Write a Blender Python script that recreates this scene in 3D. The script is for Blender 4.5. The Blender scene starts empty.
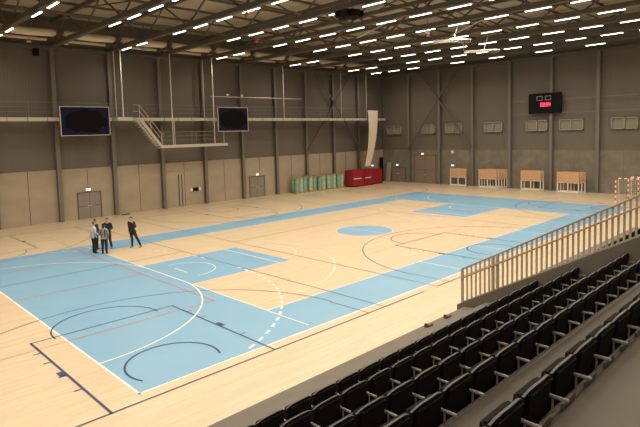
import bpy, bmesh, math, random
from mathutils import Vector, Matrix
random.seed(7)
PI = math.pi
scene = bpy.context.scene
COL = scene.collection

# ------------------------------------------------------------------ materials
MATS = {}
def mat(name, col, rough=0.7, metal=0.0, emit=None, estr=0.0, noise=None, coat=0.0, spec=0.5):
    if name in MATS: return MATS[name]
    m = bpy.data.materials.new(name); m.use_nodes = True
    nt = m.node_tree; b = nt.nodes['Principled BSDF']
    b.inputs['Base Color'].default_value = (*col, 1)
    b.inputs['Roughness'].default_value = rough
    b.inputs['Metallic'].default_value = metal
    b.inputs['Specular IOR Level'].default_value = spec
    if coat: b.inputs['Coat Weight'].default_value = coat
    if emit:
        b.inputs['Emission Color'].default_value = (*emit, 1)
        b.inputs['Emission Strength'].default_value = estr
    if noise:
        sc, amt = noise[:2]
        tc = nt.nodes.new('ShaderNodeTexCoord'); n = nt.nodes.new('ShaderNodeTexNoise')
        mp = nt.nodes.new('ShaderNodeMapping')
        if len(noise) > 2: mp.inputs['Scale'].default_value = noise[2]
        n.inputs['Scale'].default_value = sc; n.inputs['Detail'].default_value = 5
        r = nt.nodes.new('ShaderNodeMapRange')
        r.inputs['To Min'].default_value = 1 - amt; r.inputs['To Max'].default_value = 1 + amt
        mx = nt.nodes.new('ShaderNodeVectorMath'); mx.operation = 'SCALE'
        mx.inputs[0].default_value = col
        L = nt.links.new
        L(tc.outputs['Object'], mp.inputs['Vector']); L(mp.outputs[0], n.inputs['Vector'])
        L(n.outputs['Fac'], r.inputs['Value']); L(r.outputs[0], mx.inputs['Scale'])
        L(mx.outputs[0], b.inputs['Base Color'])
    MATS[name] = m
    return m

def wood_floor_mat():
    m = bpy.data.materials.new('sprung wood floor'); m.use_nodes = True
    nt = m.node_tree; b = nt.nodes['Principled BSDF']; L = nt.links.new
    tc = nt.nodes.new('ShaderNodeTexCoord')
    br = nt.nodes.new('ShaderNodeTexBrick')
    br.inputs['Scale'].default_value = 1; br.inputs['Brick Width'].default_value = 1.6
    br.inputs['Row Height'].default_value = 0.09; br.inputs['Mortar Size'].default_value = 0.0015
    br.offset = 0.37; br.inputs['Bias'].default_value = 0
    br.inputs['Color1'].default_value = (0.585, 0.455, 0.29, 1)
    br.inputs['Color2'].default_value = (0.65, 0.51, 0.335, 1)
    br.inputs['Mortar'].default_value = (0.47, 0.33, 0.20, 1)
    n = nt.nodes.new('ShaderNodeTexNoise'); mp = nt.nodes.new('ShaderNodeMapping')
    mp.inputs['Scale'].default_value = (0.5, 7, 1); n.inputs['Scale'].default_value = 1.6; n.inputs['Detail'].default_value = 6
    r = nt.nodes.new('ShaderNodeMapRange'); r.inputs['To Min'].default_value = 0.88; r.inputs['To Max'].default_value = 1.1
    mx = nt.nodes.new('ShaderNodeVectorMath'); mx.operation = 'SCALE'
    L(tc.outputs['Object'], br.inputs['Vector']); L(tc.outputs['Object'], mp.inputs['Vector'])
    L(mp.outputs[0], n.inputs['Vector']); L(n.outputs['Fac'], r.inputs['Value'])
    L(br.outputs['Color'], mx.inputs[0]); L(r.outputs[0], mx.inputs['Scale']); L(mx.outputs[0], b.inputs['Base Color'])
    b.inputs['Roughness'].default_value = 0.34; b.inputs['Specular IOR Level'].default_value = 0.45
    return m

def cladding_mat(name, col):
    m = bpy.data.materials.new(name); m.use_nodes = True
    nt = m.node_tree; b = nt.nodes['Principled BSDF']; L = nt.links.new
    tc = nt.nodes.new('ShaderNodeTexCoord')
    n = nt.nodes.new('ShaderNodeTexNoise'); n.inputs['Scale'].default_value = 0.25; n.inputs['Detail'].default_value = 4
    r = nt.nodes.new('ShaderNodeMapRange'); r.inputs['To Min'].default_value = 0.85; r.inputs['To Max'].default_value = 1.15
    w = nt.nodes.new('ShaderNodeTexWave'); w.inputs['Scale'].default_value = 3.2; w.bands_direction = 'DIAGONAL'
    mp = nt.nodes.new('ShaderNodeMapping'); mp.inputs['Scale'].default_value = (1, 1, 0)
    r2 = nt.nodes.new('ShaderNodeMapRange'); r2.inputs['To Min'].default_value = 0.95; r2.inputs['To Max'].default_value = 1.04
    mm = nt.nodes.new('ShaderNodeMath'); mm.operation = 'MULTIPLY'
    mx = nt.nodes.new('ShaderNodeVectorMath'); mx.operation = 'SCALE'; mx.inputs[0].default_value = col
    bp = nt.nodes.new('ShaderNodeBump'); bp.inputs['Strength'].default_value = 0.15; bp.inputs['Distance'].default_value = 0.03
    L(tc.outputs['Object'], n.inputs['Vector']); L(n.outputs['Fac'], r.inputs['Value'])
    L(tc.outputs['Object'], mp.inputs['Vector']); L(mp.outputs[0], w.inputs['Vector']); L(w.outputs['Fac'], r2.inputs['Value'])
    L(r.outputs[0], mm.inputs[0]); L(r2.outputs[0], mm.inputs[1]); L(mm.outputs[0], mx.inputs['Scale'])
    L(mx.outputs[0], b.inputs['Base Color']); L(w.outputs['Fac'], bp.inputs['Height']); L(bp.outputs[0], b.inputs['Normal'])
    b.inputs['Roughness'].default_value = 0.6
    return m

M_WOOD = wood_floor_mat()
M_BLUE = mat('court blue paint', (0.20, 0.375, 0.51), 0.36, noise=(0.6, 0.05))
M_WHITE = mat('white court line', (0.82, 0.78, 0.70), 0.4)
M_FAINT = mat('worn white court line', (0.76, 0.63, 0.47), 0.4)
M_NAVY = mat('navy court line', (0.03, 0.045, 0.11), 0.4)
M_NAVYT = mat('thin navy court line', (0.11, 0.105, 0.13), 0.4)
M_RED = mat('red court line', (0.60, 0.14, 0.13), 0.4)
M_ORANGE = mat('orange court line', (0.72, 0.36, 0.18), 0.4)
M_CLAD = cladding_mat('ribbed metal cladding', (0.145, 0.122, 0.093))
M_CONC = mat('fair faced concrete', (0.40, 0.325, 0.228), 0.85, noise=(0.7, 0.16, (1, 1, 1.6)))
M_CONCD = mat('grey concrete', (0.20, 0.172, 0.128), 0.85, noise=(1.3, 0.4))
M_SEAM = mat('dark joint', (0.07, 0.055, 0.045), 0.9)
M_STEEL = mat('dark painted steel', (0.125, 0.108, 0.088), 0.55, noise=(1.5, 0.1))
M_COLUMN = mat('grey painted column', (0.18, 0.155, 0.125), 0.5)
M_DECK = mat('roof deck', (0.46, 0.39, 0.29), 0.7, noise=(0.8, 0.1))
M_DUCT = mat('fabric duct', (0.78, 0.66, 0.49), 0.75, noise=(2, 0.06))
M_LIGHT = mat('lamp diffuser', (0.9, 0.9, 0.9), 0.5, emit=(1.0, 0.90, 0.79), estr=7)
M_CASE = mat('lamp housing', (0.5, 0.48, 0.45), 0.5)
M_BEIGE = mat('beige painted steel', (0.52, 0.46, 0.36), 0.5)
M_ROD = mat('galvanised rod', (0.78, 0.72, 0.63), 0.35, metal=0.3)
M_WIRE = mat('thin grey rail', (0.20, 0.175, 0.14), 0.5)
M_DOOR = mat('grey door leaf', (0.26, 0.225, 0.18), 0.5)
M_DOORB = mat('brown door leaf', (0.235, 0.175, 0.13), 0.5)
M_DARK = mat('near black', (0.008, 0.008, 0.009), 0.8, spec=0.15)
M_BLACKP = mat('black seat plastic', (0.009, 0.008, 0.008), 0.5, spec=0.3)
M_BLACKF = mat('black seat upholstery', (0.012, 0.010, 0.009), 0.9, spec=0.2)
M_TRIM = mat('seat shell edge', (0.07, 0.055, 0.043), 0.5)
M_ARM = mat('pale cast arm', (0.42, 0.39, 0.34), 0.4)
M_TIER = mat('stand tread', (0.115, 0.095, 0.070), 0.75, noise=(1.8, 0.22))
M_NOSE = mat('tread nosing', (0.20, 0.165, 0.12), 0.6)
M_CURB = mat('pale concrete edge', (0.15, 0.125, 0.095), 0.8, noise=(2.2, 0.15))
M_RAIL = mat('bronze rail steel', (0.46, 0.39, 0.29), 0.4, metal=0.2)
M_RAILW = mat('wooden handrail', (0.42, 0.26, 0.13), 0.45)
M_GLASS = mat('dull window pane', (0.26, 0.24, 0.18), 0.25)
M_WFRAME = mat('window frame', (0.34, 0.305, 0.235), 0.5)
M_EXIT = mat('lit exit sign', (0.8, 0.9, 1), 0.5, emit=(0.72, 0.87, 1.0), estr=1.3)
M_LEDRED = mat('red led', (1, 0.1, 0.15), 0.5, emit=(1.0, 0.05, 0.13), estr=1.6)
M_PLY = mat('bench plywood', (0.60, 0.36, 0.19), 0.5, noise=(3, 0.12, (1, 1, 6)))
M_FRAMEW = mat('white tube frame', (0.80, 0.74, 0.62), 0.45)
M_REDT = mat('red tarpaulin', (0.32, 0.012, 0.022), 0.5, noise=(2, 0.15))
M_WSTRAP = mat('white strap', (0.75, 0.66, 0.6), 0.6)
M_GREEN = mat('pale green wrapped mat', (0.24, 0.40, 0.28), 0.55, noise=(3, 0.25))
M_GREENW = mat('white green wrapped mat', (0.42, 0.55, 0.42), 0.55, noise=(3, 0.2))
M_YEL = mat('yellow pallet frame', (0.40, 0.27, 0.07), 0.5)
M_POSTR = mat('red goal paint', (0.50, 0.035, 0.04), 0.45)
M_POSTW = mat('white goal paint', (0.85, 0.8, 0.72), 0.45)
M_NET = mat('net cord', (0.62, 0.56, 0.45), 0.8)
M_SKIN = mat('skin', (0.50, 0.29, 0.20), 0.55)
M_HAIRD = mat('dark hair', (0.02, 0.014, 0.01), 0.7)
M_HAIRB = mat('brown hair', (0.07, 0.035, 0.02), 0.7)
M_SHIRT = mat('pale grey shirt', (0.50, 0.50, 0.50), 0.85)
M_SWEAT = mat('mid grey sweater', (0.25, 0.24, 0.23), 0.9)
M_BLKC = mat('black cloth', (0.016, 0.015, 0.018), 0.9)
M_CHAR = mat('charcoal cloth', (0.028, 0.027, 0.032), 0.9)
M_SHOE = mat('dark shoe leather', (0.02, 0.014, 0.012), 0.5)
M_SHOEB = mat('brown shoe leather', (0.16, 0.07, 0.04), 0.5)
M_SPK = mat('speaker black', (0.008, 0.009, 0.008), 0.85, spec=0.15)
M_BEACON = mat('red beacon plastic', (0.6, 0.09, 0.05), 0.4)
M_AMBER = mat('amber plastic', (0.35, 0.19, 0.04), 0.5)

def screen_mat():
    m = bpy.data.materials.new('navy screen with black patch'); m.use_nodes = True
    nt = m.node_tree; b = nt.nodes['Principled BSDF']; L = nt.links.new
    tc = nt.nodes.new('ShaderNodeTexCoord')
    mp = nt.nodes.new('ShaderNodeMapping'); mp.inputs['Scale'].default_value = (0.50, 0.0, 0.92)
    n = nt.nodes.new('ShaderNodeTexNoise'); n.inputs['Scale'].default_value = 1.6; n.inputs['Detail'].default_value = 3
    ln = nt.nodes.new('ShaderNodeVectorMath'); ln.operation = 'LENGTH'
    ad = nt.nodes.new('ShaderNodeMath'); ad.operation = 'MULTIPLY_ADD'; ad.inputs[1].default_value = 0.7
    r = nt.nodes.new('ShaderNodeValToRGB')
    r.color_ramp.elements[0].position = 1.12; r.color_ramp.elements[0].position = 0.98
    r.color_ramp.elements[0].color = (0.003, 0.002, 0.003, 1)
    r.color_ramp.elements[1].position = 1.0; r.color_ramp.elements[1].color = (0.009, 0.010, 0.034, 1)
    sb = nt.nodes.new('ShaderNodeMath'); sb.operation = 'MULTIPLY'; sb.inputs[1].default_value = 0.86
    L(tc.outputs['Object'], mp.inputs['Vector']); L(mp.outputs[0], ln.inputs[0]); L(tc.outputs['Object'], n.inputs['Vector'])
    L(n.outputs['Fac'], ad.inputs[0]); L(ln.outputs['Value'], ad.inputs[2]); L(ad.outputs[0], sb.inputs[0]); L(sb.outputs[0], r.inputs['Fac'])
    L(r.outputs['Color'], b.inputs['Base Color']); b.inputs['Roughness'].default_value = 0.8; b.inputs['Specular IOR Level'].default_value = 0.15
    return m
M_SCREEN = screen_mat()

# ------------------------------------------------------------------ mesh helpers
class MB:
    def __init__(s): s.v = []; s.f = []; s.m = []; s.mats = []
    def mi(s, m):
        if m not in s.mats: s.mats.append(m)
        return s.mats.index(m)
    def poly(s, pts, m):
        i = len(s.v); s.v += [tuple(p) for p in pts]; s.f.append(tuple(range(i, i+len(pts)))); s.m.append(s.mi(m))
    def box(s, x0, x1, y0, y1, z0, z1, m, mtx=None):
        i = len(s.v)
        P = [(x0,y0,z0),(x1,y0,z0),(x1,y1,z0),(x0,y1,z0),(x0,y0,z1),(x1,y0,z1),(x1,y1,z1),(x0,y1,z1)]
        if mtx is not None: P = [tuple(mtx @ Vector(p)) for p in P]
        s.v += P
        for f in ((0,3,2,1),(4,5,6,7),(0,1,5,4),(1,2,6,5),(2,3,7,6),(3,0,4,7)):
            s.f.append(tuple(i+k for k in f)); s.m.append(s.mi(m))
        return s
    def bar(s, a, b, w, h, m):            # rectangular bar between two points
        a = Vector(a); b = Vector(b); d = b-a; l = d.length
        q = d.to_track_quat('X', 'Z').to_matrix().to_4x4()
        return s.box(0, l, -w/2, w/2, -h/2, h/2, m, Matrix.Translation(a) @ q)
    def tube(s, pts, r, m, n=8, caps=True):
        pts = [Vector(p) for p in pts]; rings = []
        for k, p in enumerate(pts):
            d = (pts[min(k+1, len(pts)-1)] - pts[max(k-1, 0)]).normalized()
            up = Vector((0,0,1)) if abs(d.z) < 0.95 else Vector((1,0,0))
            u = d.cross(up).normalized(); w = d.cross(u).normalized()
            rr = r[k] if isinstance(r, (list, tuple)) else r
            i = len(s.v)
            for j in range(n):
                a = 2*PI*j/n; s.v.append(tuple(p + u*rr*math.cos(a) + w*rr*math.sin(a)))
            rings.append(i)
        k_ = s.mi(m)
        for a, b in zip(rings, rings[1:]):
            for j in range(n):
                s.f.append((a+j, a+(j+1) % n, b+(j+1) % n, b+j)); s.m.append(k_)
        if caps:
            s.f.append(tuple(rings[0]+j for j in range(n))[::-1]); s.m.append(k_)
            s.f.append(tuple(rings[-1]+j for j in range(n))); s.m.append(k_)
        return s
    def build(s, name, parent=None, smooth=False, loc=None, bevel=0):
        me = bpy.data.meshes.new(name); me.from_pydata(s.v, [], s.f)
        for m in s.mats: me.materials.append(m)
        me.polygons.foreach_set('material_index', s.m)
        bm = bmesh.new(); bm.from_mesh(me); bmesh.ops.recalc_face_normals(bm, faces=bm.faces)
        if bevel: bmesh.ops.bevel(bm, geom=list(bm.edges), offset=bevel, segments=2, affect='EDGES', clamp_overlap=True)
        bm.to_mesh(me); bm.free()
        if smooth:
            me.polygons.foreach_set('use_smooth', [True]*len(me.polygons))
        o = bpy.data.objects.new(name, me); COL.objects.link(o)
        if parent: o.parent = parent
        if loc: o.location = loc
        return o

def tag(o, label=None, cat=None, group=None, kind=None):
    if label: o['label'] = label
    if cat: o['category'] = cat
    if group: o['group'] = group
    if kind: o['kind'] = kind
    return o
def empty(name, loc=(0,0,0), rz=0):
    o = bpy.data.objects.new(name, None); o.empty_display_size = 0.1
    COL.objects.link(o); o.location = loc; o.rotation_euler = (0,0,rz); return o
def copy_tree(o, parent=None):
    c = o.copy(); COL.objects.link(c); c.parent = parent
    for ch in list(o.children): copy_tree(ch, c)
    return c
ORD = ['first','second','third','fourth','fifth','sixth','seventh','eighth','ninth','tenth','eleventh','twelfth','thirteenth',
       'fourteenth','fifteenth','sixteenth','seventeenth','eighteenth','nineteenth','twentieth','twenty-first','twenty-second','twenty-third','twenty-fourth']

# ------------------------------------------------------------------ dimensions
XN, XB = -14.0, 48.2       # near end wall, back wall
YR, YL = -18.0, 31.2       # wall behind the stand, long side wall
ZR = 15.7                  # roof deck
ZC = 4.05                  # top of the concrete plinth
colx = [4.12 + 4.35*i for i in range(-1, 10)]
coly = [5.2, 9.53, 13.86, 18.2, 22.5, 26.85]

# ------------------------------------------------------------------ floor with its markings
fl = MB()
fl.poly([(XN,YR,0),(XB,YR,0),(XB,YL,0),(XN,YL,0)], M_WOOD)
fl.poly([(XN,YR,-.3),(XB,YR,-.3),(XB,YL,-.3),(XN,YL,-.3)], M_WOOD)
def rect(x0,x1,y0,y1,m,z): fl.poly([(x0,y0,z),(x1,y0,z),(x1,y1,z),(x0,y1,z)], m)
ZB = 0.002
rect(0,6,0,20,M_BLUE,ZB); rect(34,40,0,20,M_BLUE,ZB); rect(6,34,0,2.5,M_BLUE,ZB); rect(6,34,17.5,20,M_BLUE,ZB)
rect(6,11.6,7.6,12.45,M_BLUE,ZB); rect(28.4,34,7.6,12.45,M_BLUE,ZB)
fl.poly([(20+1.8*math.cos(a*PI/32), 10+1.8*math.sin(a*PI/32), ZB) for a in range(64)], M_BLUE)
def line(a, b, w, m, z):
    if m is M_WHITE: w *= .72
    a = Vector((*a,0)); b = Vector((*b,0)); d = (b-a).normalized(); n = Vector((-d.y, d.x, 0))*w/2; d *= w/2
    a = a-d; b = b+d
    fl.poly([(p.x,p.y,z) for p in (a-n, b-n, b+n, a+n)], m)
def arc(cx, cy, r, a0, a1, w, m, z, n=40, dash=None):
    L = abs(math.radians(a1-a0))*r; N = int(L/0.3) if dash else n
    for k in range(N):
        if dash and k % 2: continue
        ww = w*.72 if (m is M_WHITE and not dash) else w
        t0 = math.radians(a0+(a1-a0)*k/N); t1 = math.radians(a0+(a1-a0)*(k+1)/N)
        q = [(cx+rr*math.cos(t), cy+rr*math.sin(t), z) for rr, t in ((r-ww/2,t0),(r+ww/2,t0),(r+ww/2,t1),(r-ww/2,t1))]
        if dash and any(p[1] < 0.1 or p[1] > 19.9 for p in q): continue
        fl.poly(q, m)
z1, z2, z3, z4 = 0.004, 0.006, 0.008, 0.010
for a, b in (((0,0),(40,0)),((40,0),(40,20)),((40,20),(0,20)),((0,20),(0,0))): line(a, b, .08, M_WHITE, z1)
for s in (0, 1):
    fx = (lambda x: 40-x) if s else (lambda x: x)
    def A(cx, cy, r, a0, a1, w, m, z, **k):
        if s: arc(40-cx, cy, r, 180-a0, 180-a1, w, m, z, **k)
        else: arc(cx, cy, r, a0, a1, w, m, z, **k)
    A(0,8.5,6,-90,0,.08,M_WHITE,z4); A(0,11.5,6,0,90,.08,M_WHITE,z4); line((fx(6),8.5),(fx(6),11.5),.08,M_WHITE,z4)
    A(0,8.5,9,-90,0,.09,M_WHITE if not s else M_FAINT,z3,dash=True); A(0,11.5,9,0,90,.09,M_FAINT,z3,dash=True)
    line((fx(6),0.33),(fx(6),19.7),.06,M_WHITE,z2)
    for y in (7.6, 12.45): line((fx(6),y),(fx(11.6),y),.05,M_FAINT if s else M_WHITE,z2)
    line((fx(10.9),7.65),(fx(10.9),12.4),.07,M_WHITE,z2)
    A(11.7,10,1.8,-95,30,.06,M_WHITE,z2)
    line((fx(6.9),9.6),(fx(6.9),10.7),.07,M_WHITE,z2); A(7.1,10.1,1.42,-95,95,.06,M_WHITE,z2)
    A(7.575,10,6.75,-79,79,.06,M_FAINT,z2)
    for y in (3.37,16.63): line((fx(6),y),(fx(8.9),y),.06,M_FAINT,z2)
line((6,2.5),(34,2.5),.05,M_WHITE,z1); line((6,17.5),(34,17.5),.05,M_WHITE,z1)
line((20.3,0.2),(20.3,2.5),.06,M_WHITE,z2); line((15.4,.2),(15.4,2.5),.06,M_WHITE,z2); line((25.6,.4),(25.6,2.5),.06,M_WHITE,z2)
line((20,8.2),(20,11.8),.05,M_WHITE,z2)
arc(20,10,1.8,0,360,.05,M_FAINT,z1)
# three courts laid across the hall in navy
for cx in (1.55, 20, 38.45):
    ya, yb = -0.42, 27.6
    w = .045
    x0, x1 = cx-7.55, cx+7.55
    line((max(x0,XN),ya),(x1,ya),.055,M_NAVY,z3); line((x0,yb),(x1,yb),w,M_NAVYT,z3)
    for x in (x0, x1): line((x,ya),(x,yb),w,M_NAVYT,z3)
    line((x0,13.75),(x1,13.75),w,M_NAVYT,z3)
    for yq, d in ((ya,1),(yb,-1)):
        mm = M_NAVY if d == 1 else M_NAVYT
        yt = yq+d*6.05
        line((cx-2.42,yq),(cx-2.42,yt),.07 if d == 1 else w,mm,z3); line((cx+2.42,yq),(cx+2.42,yt),.06 if d == 1 else w,mm,z3)
        line((cx-2.42,yt),(cx+2.42,yt),w,mm,z3)
        a0 = 0 if d == 1 else 180
        arc(cx,yt,1.75,a0-5,a0+185,w+.01,mm,z3)
        arc(cx,yq+d*1.55,1.3,a0-25,a0+205,w+.02,mm,z3)
        arc(cx,yq+d*1.65,6.72,a0+2,a0+178,w,M_NAVYT if cx < 10 else mm,z3,n=60)
        for x in (x0+.9, x1-.9): line((x,yq),(x,yq+d*1.9),w,M_NAVYT,z3)
        for s in (-1, 1):
            for q in (1.75, 2.85, 4.1, 5.0):
                line((cx+s*2.42,yq+d*q),(cx+s*2.62,yq+d*q),.05,mm,z4)
            fl.poly([(cx+s*(2.42-.03),yq+d*2.85,z4),(cx+s*2.60,yq+d*2.85,z4),(cx+s*2.60,yq+d*3.2,z4),(cx+s*(2.42-.03),yq+d*3.2,z4)],mm)
line((9.1,-.42),(11.5,-.42),.055,M_NAVY,z3)
# red and orange courts
line((5.35,4.9),(5.35,20),.05,M_RED,z3); line((5.35,20.1),(5.6,25),.05,M_ORANGE,z3)
for y in (4.95,10.95,16.35):
    line((0,y),(5.35,y),.05,M_RED,z3); line((-9,y),(-.05,y),.05,M_ORANGE,z3)
for y in (5.5,14.5): line((15.5,y),(26,y),.05,M_ORANGE,z2)
tag(fl.build('floor'), 'pale wooden sports hall floor with blue court paint and coloured lines', kind='structure')

# ------------------------------------------------------------------ walls
def wall(name, label, a, b, nrm, lower):
    """vertical wall from a to b (inner face), built outward, plinth lower part and cladding above"""
    g = MB(); t = 0.3
    ax, ay = a; bx, by = b; nx, ny = nrm
    xs = sorted((ax, bx)); ys = sorted((ay, by))
    def bb(z0, z1, off, m):
        if nx: x0, x1 = sorted((ax+nx*off, ax+nx*t)); g.box(x0,x1,ys[0],ys[1],z0,z1,m)
        else: y0, y1 = sorted((ay+ny*off, ay+ny*t)); g.box(xs[0],xs[1],y0,y1,z0,z1,m)
    bb(-.3, ZC, 0, lower); bb(ZC, ZR+.3, .06, M_CLAD)
    return tag(g.build(name), label, kind='structure')
wall('wall_left', 'long side wall of pale concrete below ribbed grey cladding', (XN,YL), (XB,YL), (0,1), M_CONC)
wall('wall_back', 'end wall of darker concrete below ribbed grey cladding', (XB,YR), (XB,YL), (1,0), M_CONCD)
wall('wall_right', 'side wall behind the seating stand', (XN,YR), (XB,YR), (0,-1), M_CONC)
wall('wall_front', 'end wall behind the viewer', (XN,YR), (XN,YL), (-1,0), M_CONC)
g = MB()
for i in range(len(colx)):
    x = colx[i]+2.2
    if x < XB-.5: g.box(x-.02,x+.02,YL-.006,YL+.02,0,ZC,M_SEAM)
for y in coly+[30.2, .9]:
    g.box(XB-.003,XB+.02,y-2.17,y-2.155,0,ZC,M_SEAM)
tag(g.build('trim_1'), 'dark joints between the concrete wall panels', kind='structure')
g = MB(); g.box(XN,XB,YR,YL,ZR,ZR+.3,M_DECK)
# roof deck ribs and purlins belong to the ceiling surface
for k in range(0, 15):
    y = YL-1.7-3.4*k
    if y > YR+.4: g.box(XN+.1,XB-.1,y-.05,y+.05,ZR-.16,ZR,M_STEEL)
tag(g.build('ceiling'), 'pale profiled roof deck on dark purlins', kind='structure')
g = MB()
g.box(XN,XB,YL-.25,YL,13.15,13.45,M_STEEL); g.box(XB-.25,XB,YR,YL-.3,13.2,13.5,M_STEEL)
tag(g.build('trim_2'), 'dark eaves beams running along the tops of the walls', kind='structure')

# ------------------------------------------------------------------ wall columns
def column_mesh(h):
    g = MB(); g.box(-.15,.15,-.02,.02,0,h,M_COLUMN); g.box(-.02,.02,-.30,0,0,h,M_STEEL); g.box(-.15,.15,-.33,-.29,0,h,M_COLUMN)  # web coloured darker, painting in the shadow side of the column
    return g
first = column_mesh(13.3).build('steel_column'); 
n = 0
for i, x in enumerate(colx):
    o = first if n == 0 else first.copy()
    if n: COL.objects.link(o)
    n += 1
    o.location = (x, YL-.03, 0)
    tag(o, 'grey column on the side wall with doors, %s from the back wall' % ORD[len(colx)-1-i], 'column', 'columns of the long side wall', 'thing')
for j, y in enumerate(coly):
    o = first.copy(); COL.objects.link(o)
    o.location = (XB-.03, y, 0); o.rotation_euler = (0,0,-PI/2)
    tag(o, 'grey column on the back wall, %s from the corner by the red covers' % ORD[len(coly)-1-j], 'column', 'columns of the back wall', 'thing')
# small brackets on the columns at plinth height: junction boxes
for i in (0,1,2,3,4,5,6,7):
    x = colx[i]
    g = MB(); g.box(-.16,.16,-.05,.05,-.05,.05,M_STEEL); g.tube([(.14,-.07,0),(.30,-.12,0)],.035,M_STEEL,6)
    o = g.build('wall_bracket', loc=(x+.32,YL-.06,4.15))
    tag(o, 'small dark socket by the side wall column %s from the back wall' % ORD[len(colx)-1-i], 'bracket', 'column sockets')
# cross bracing
def brace(name, pts, label, offs):
    r = empty(name, pts[0][0]); tag(r, label, 'bracing')
    base = Vector(pts[0][0])
    for a, b in pts:
        g = MB(); g.bar(Vector(a)-base, Vector(b)-base, .12, .16, M_STEEL); g.build('diagonal', r)
    return r
yb_ = YL-.5
brace('wall_bracing', [((colx[8],yb_,4.5),(colx[9],yb_,9.8)),((colx[9],yb_,9.8),(colx[10]-1.3,yb_,13.3)),((colx[8]+1.3,yb_,13.3),(colx[9],yb_,9.8)),((colx[9],yb_,9.8),(colx[10],yb_,4.4))],
      'dark steel cross bracing between columns on the long side wall', 0)
xb_ = XB-.5
brace('wall_bracing', [((xb_,26.85,4.1),(xb_,22.5,10.0)),((xb_,22.5,10.0),(xb_,18.2,4.3)),((xb_,25.4,13.4),(xb_,22.5,10.0)),((xb_,22.5,10.0),(xb_,19.6,13.4))],
      'dark steel cross bracing on the back wall above the brown double door', 0)

# ------------------------------------------------------------------ windows on the back wall
wins = [(30.35,28.15),(25.05,23.2),(21.75,19.6),(16.85,14.75),(12.15,9.95),(8.8,6.55),(4.1,1.9)]
for i, (ya, yb) in enumerate(wins):
    x = XB-.005
    g = MB(); z0, z1_ = 6.0, 7.08
    for a, b, c, d in ((yb,ya,z0,z0+.08),(yb,ya,z1_-.08,z1_),(yb,yb+.08,z0,z1_),(ya-.08,ya,z0,z1_),((ya+yb)/2-.05,(ya+yb)/2+.05,z0,z1_)):
        g.box(x-.16,x+.07,a,b,c,d,M_WFRAME)
    f = g.build('window_%d' % (i+1)); tag(f, kind='structure')
    m = (ya+yb)/2
    for a, b in ((yb+.08,m-.07),(m+.07,ya-.08)):
        g = MB(); g.box(x-.012,x+.05,a,b,z0+.08,z1_-.08,M_GLASS); g.build('pane', f)

# ------------------------------------------------------------------ doors
def door(n, cx, w, h, axis, leafs, m, fixed):
    r = empty('door_%d' % n); tag(r, kind='structure')
    P = (lambda u,d,z: (u, YL-d, z)) if axis == 'x' else (lambda u,d,z: (XB-d, u, z))
    def bx(g, u0,u1,d0,d1,z0,z1,mm):
        a = P(u0,d0,z0); b = P(u1,d1,z1)
        g.box(min(a[0],b[0]),max(a[0],b[0]),min(a[1],b[1]),max(a[1],b[1]),z0,z1,mm)
    g = MB(); bx(g,cx-w/2-.07,cx-w/2,-.02,.07,0,h+.07,M_STEEL); bx(g,cx+w/2,cx+w/2+.07,-.02,.07,0,h+.07,M_STEEL); bx(g,cx-w/2-.07,cx+w/2+.07,-.02,.07,h,h+.07,M_STEEL)
    g.build('door_frame', r)
    for k in range(leafs):
        u0 = cx-w/2+w*k/leafs+.012; u1 = cx-w/2+w*(k+1)/leafs-.012
        g = MB(); bx(g,u0,u1,-.02,.045,.02,h-.01,m); bx(g,u0+.02,u1-.02,.045,.05,h*.48,h*.48+.03,M_SEAM)
        lf = g.build('door_leaf', r)
        hu = u1-.08 if k == 0 else u0+.08
        g = MB(); bx(g,hu-.06,hu+.06,.045,.10,1.0,1.04,M_ROD); g.build('handle', lf)
door(1, 10.72, 1.75, 2.08, 'x', 2, M_DOOR, 0)
door(2, 27.68, 1.85, 2.08, 'x', 2, M_DOOR, 0)
door(3, 24.68, 2.95, 3.35, 'y', 2, M_DOORB, 0)
door(4, 28.75, 2.1, 1.75, 'y', 2, M_DOORB, 0)
# tall sliding wall panel slot
g = MB(); g.box(18.72,18.80,YL-.03,YL+.01,0,2.95,M_SEAM); g.box(19.02,19.10,YL-.03,YL+.01,0,2.95,M_SEAM); g.box(18.80,19.02,YL-.02,YL+.01,0,3.0,M_CONC)
tag(g.build('trim_3'), 'tall narrow slot with two dark edges in the concrete wall', kind='structure')

def exit_sign(loc, axis, label):
    r = empty('exit_sign', loc, 0 if axis == 'x' else -PI/2); tag(r, label, 'exit sign', 'lit exit signs')
    g = MB(); g.box(-.19,.19,-.04,.0,-.1,.1,M_CASE); g.build('housing', r)
    g = MB(); g.box(-.17,.17,-.08,-.04,-.08,.08,M_EXIT); g.build('lit_panel', r)
exit_sign((10.65,YL-.01,2.32),'x','lit pale exit sign above the grey double door next to the hall end')
exit_sign((27.72,YL-.01,2.30),'x','lit pale exit sign above the grey double door near the green rolls')
exit_sign((46.0,YL-.01,2.12),'x','lit pale exit sign on the side wall just above the red covers')
exit_sign((XB-.01,28.85,2.12),'y','lit pale exit sign above the low brown door by the corner')
exit_sign((XB-.01,25.0,3.56),'y','lit pale exit sign above the tall brown double door')
exit_sign((XB-.01,20.85,2.25),'y','lit pale exit sign just above the single folded bench')
r = empty('wall_lamp',(XB,20.9,3.78)); tag(r,'round pale bulkhead lamp on the back wall above the single folded bench','wall lamp')
g = MB(); g.tube([(0,0,0),(-.06,0,0)],.2,M_CASE,20); g.build('base', r)
g = MB(); g.tube([(-.06,0,0),(-.12,0,0),(-.16,0,0)],[.17,.15,.08],M_POSTW,20); g.build('lens', r, smooth=True)
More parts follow.
